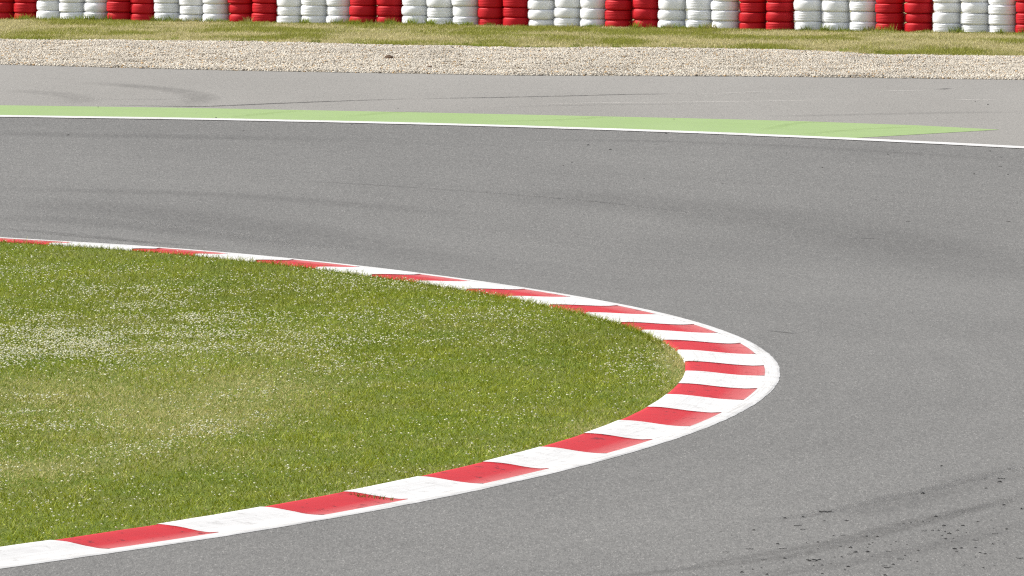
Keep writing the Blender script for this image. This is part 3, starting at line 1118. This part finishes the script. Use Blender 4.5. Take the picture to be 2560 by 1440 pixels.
wd = obj("weeds", blades(xw, yw, gz(yw) + 0.0, hw_, 0.010 + 0.012 * rng.random(len(xw)), 0.2 + 0.6 * rng.random(len(xw)), cw * 0.8, cw * 1.1, "weeds", MAT["grass"]))
tag(wd, "green weeds growing at the foot of the tyre wall", "weeds", kind="stuff")

# ------------------------------------------------------------------ shed rubber on the track
# (x, y, length) in an enlarged crop of the lower right corner
CROP = [(885, 608, 110), (545, 660, 35), (700, 650, 30), (285, 760, 30), (10, 770, 20), (97, 802, 14), (655, 723, 65), (705, 755, 60),
        (878, 681, 22), (1065, 681, 35), (1037, 805, 45), (955, 806, 14), (1235, 812, 25), (1325, 814, 28), (485, 877, 30), (825, 861, 25),
        (728, 870, 20), (905, 861, 8), (250, 921, 65), (50, 946, 50), (530, 917, 60), (825, 917, 8), (370, 1012, 50), (545, 998, 35),
        (533, 1028, 16), (785, 1017, 130), (180, 1070, 16), (275, 1090, 14), (348, 1078, 20), (183, 1116, 35), (395, 1134, 28),
        (860, 1055, 25), (925, 1046, 45), (860, 1128, 26), (788, 1060, 8), (965, 987, 20), (1025, 987, 25), (1015, 897, 22),
        (1100, 907, 35), (1090, 962, 48), (1140, 946, 40), (1255, 880, 25), (1243, 906, 12), (1285, 865, 14), (1245, 944, 40),
        (1420, 940, 45), (1390, 862, 10), (1440, 880, 20), (1480, 856, 14), (1572, 881, 18), (1280, 980, 12), (1080, 1070, 35),
        (1050, 1095, 12), (1385, 1063, 55), (1415, 1078, 80), (1458, 1050, 30), (1390, 1140, 35), (1520, 1004, 55), (1557, 975, 14),
        (1605, 1014, 8), (1662, 1024, 12), (1668, 931, 25), (1780, 1130, 45), (1545, 705, 20), (1608, 697, 16), (1710, 688, 8),
        (1763, 688, 12), (1720, 768, 45), (1790, 763, 25), (1840, 763, 25), (1885, 724, 35), (2045, 724, 35), (1895, 772, 20),
        (1930, 790, 40), (2000, 763, 28), (1870, 806, 20), (1900, 834, 28), (1950, 857, 18), (1998, 810, 12), (1965, 830, 10),
        (2075, 782, 10), (1820, 646, 35), (1708, 452, 40), (2230, 330, 25), (2370, 328, 60), (2355, 355, 40), (2240, 407, 25),
        (2435, 247, 30), (2390, 549, 30), (2540, 583, 35), (2283, 675, 8), (2172, 690, 28), (2305, 748, 8), (2415, 752, 30),
        (2315, 791, 50), (2150, 845, 55), (2345, 846, 18), (2298, 878, 32), (2390, 876, 10), (2150, 907, 25), (2030, 911, 32),
        (1975, 920, 40), (1990, 940, 25), (2190, 951, 25), (2235, 960, 30), (2150, 988, 10), (2520, 998, 70), (2057, 1056, 10),
        (2310, 1060, 10), (2215, 1076, 25), (1865, 220, 30)]
DEB = [(1800 + a / 3.368, 1100 + b / 3.368, c_ / 3.368) for a, b, c_ in CROP]
FARD = [(1470, 363, 7), (1526, 374, 8), (1430, 406, 4), (1408, 414, 4), (1734, 406, 5), (1610, 447, 4), (1541, 459, 3), (1806, 460, 5),
        (1967, 383, 4), (2056, 419, 5), (2504, 393, 10), (2500, 417, 10), (2435, 435, 6), (2520, 437, 4), (2475, 378, 6), (2543, 508, 4),
        (2270, 554, 12), (2520, 554, 13), (2220, 386, 5), (609, 327, 5), (93, 313, 9), (170, 338, 8), (1665, 334, 7), (1743, 334, 6),
        (1920, 338, 5), (540, 295, 6), (1685, 298, 4), (245, 268, 4), (996, 271, 5), (2470, 262, 6), (2438, 254, 4), (2190, 500, 4),
        (880, 312, 4), (1037, 315, 4)]


def crumb_mesh(kind, seed):
    """a torn, twisted roll of rubber about one unit long, lying along X"""
    r_ = np.random.default_rng(seed)
    ns_, nr = (14, 7)
    tpar = np.linspace(0, 1, ns_)
    bend = r_.uniform(-0.18, 0.18)
    if kind == "strip":
        radp = 0.028 + 0.025 * r_.random(ns_)
        radp[0] *= r_.uniform(0.5, 1.8)
        radp[-1] *= r_.uniform(0.5, 1.8)
    else:
        radp = 0.13 * np.sin(np.pi * np.clip(tpar, 0.06, 0.94)) ** 0.5 * (0.6 + 0.8 * r_.random(ns_))
    cxl = tpar - 0.5
    cyl = bend * np.sin(tpar * np.pi) + 0.03 * r_.standard_normal(ns_)
    lift = np.abs(0.06 * np.sin(tpar * np.pi * r_.uniform(0.5, 2.5) + r_.uniform(0, 3)))
    a = np.arange(nr) / nr * 2 * np.pi
    V = np.empty((ns_, nr, 3))
    V[..., 0] = cxl[:, None] + 0.02 * r_.standard_normal((ns_, nr))
    V[..., 1] = cyl[:, None] + np.cos(a)[None] * radp[:, None] * r_.uniform(1.0, 1.8)
    V[..., 2] = lift[:, None] + radp[:, None] * 0.9 + np.sin(a)[None] * radp[:, None] * (0.85 + 0.3 * r_.random((ns_, nr)))
    V[..., 2] -= V[..., 2].min()
    i = np.arange(ns_ - 1)[:, None]
    j = np.arange(nr)[None]
    q4 = np.stack([i * nr + j, (i + 1) * nr + j, (i + 1) * nr + (j + 1) % nr, i * nr + (j + 1) % nr], -1).reshape(-1, 4)
    Vf = np.concatenate([V.reshape(-1, 3), [V[0].mean(0), V[-1].mean(0)]])
    c0, c1 = ns_ * nr, ns_ * nr + 1
    cap = [(c0, c0, (k + 1) % nr, k) for k in range(nr)]
    me = bpy.data.meshes.new(kind)
    fcs = [tuple(map(int, f)) for f in q4] + [(c0, k, (k + 1) % nr) for k in range(nr)] + \
          [(c1, (ns_ - 1) * nr + (k + 1) % nr, (ns_ - 1) * nr + k) for k in range(nr)]
    me.from_pydata([tuple(map(float, v_)) for v_ in Vf], [], fcs)
    me.update()
    me.materials.append(MAT["rubber"])
    return me


strips = [crumb_mesh("strip", 100 + i) for i in range(6)]
crumbs = [crumb_mesh("crumb", 200 + i) for i in range(7)]
rr = random.Random(5)


def put(px, py, lpx, far):
    g = ground(px, py, 0.012)
    ln = max(lpx * g[1] / F, 0.018)
    is_strip = lpx >= (9 if far else 13)
    o = obj("rubber_strip" if is_strip else "rubber_crumb", rr.choice(strips if is_strip else crumbs))
    k_ = 1.0 if is_strip else 1.25
    o.scale = (ln, ln * (1.2 if is_strip else 1.6), ln * (0.9 if is_strip else 1.0))
    o.rotation_euler = (0, 0, rr.uniform(-0.5, 0.5) + (math.pi if rr.random() < 0.5 else 0))
    o.location = (g[0], g[1], float(gz(g[1])) + 0.0118)
    if is_strip and far:
        tag(o, "thin black rubber strip on the far half of the track", "rubber strip", "rubber strips on the far track")
    elif is_strip:
        tag(o, "thin black strip of shed tyre rubber on the near asphalt", "rubber strip", "rubber strips on the near asphalt")
    elif far:
        tag(o, "tiny black rubber crumb near the far white line", "rubber crumb", "rubber crumbs near the far line")
    else:
        tag(o, "small black crumb of tyre rubber on the near asphalt", "rubber crumb", "rubber crumbs on the near asphalt")


for a, b, c_ in DEB:
    put(a, b, c_, False)
for a, b, c_ in FARD:
    put(a, b, c_, True)

# ------------------------------------------------------------------ light
EL = R(48)
az = np.array([-0.955, 0.296])
az /= np.linalg.norm(az)
world = bpy.data.worlds.new("World")
scene.world = world
world.use_nodes = True
wn = world.node_tree
bg = wn.nodes["Background"]
sky = wn.nodes.new("ShaderNodeTexSky")
sky.sky_type = "NISHITA"
sky.sun_disc = False
sky.sun_elevation = EL
sky.sun_rotation = math.atan2(az[0], az[1])
sky.dust_density = 2.5
hs = wn.nodes.new("ShaderNodeHueSaturation")      # a slightly hazy, whitish summer sky
hs.inputs["Saturation"].default_value = 0.45
wn.links.new(sky.outputs[0], hs.inputs["Color"])
wn.links.new(hs.outputs[0], bg.inputs[0])
bg.inputs[1].default_value = 0.15

sd = bpy.data.lights.new("sun", "SUN")
sd.energy = 4.6
sd.angle = R(0.55)
sd.color = (1.0, 0.965, 0.91)
so_ = bpy.data.objects.new("sun", sd)
link(so_)
so_.location = (-40, 40, 60)
from mathutils import Vector
dirv = Vector((-az[0] * math.cos(EL), -az[1] * math.cos(EL), -math.sin(EL)))
so_.rotation_euler = dirv.to_track_quat("-Z", "Y").to_euler()

cam = bpy.data.cameras.new("camera")
cam.sensor_width = 36.0
cam.lens = F / 2560 * 36
cam.clip_start = 0.5
cam.clip_end = 6000
co = bpy.data.objects.new("camera", cam)
link(co)
co.location = (0, 0, CAMZ)
co.rotation_euler = (math.pi / 2 - TH, 0, 0)
scene.camera = co

scene.view_settings.view_transform = "Standard"
scene.view_settings.look = "None"
scene.view_settings.exposure = 0.5
scene.view_settings.gamma = 1.0
scene.cycles.use_denoising = False
scene.cycles.pixel_filter_type = "BLACKMAN_HARRIS"
scene.cycles.filter_width = 1.2
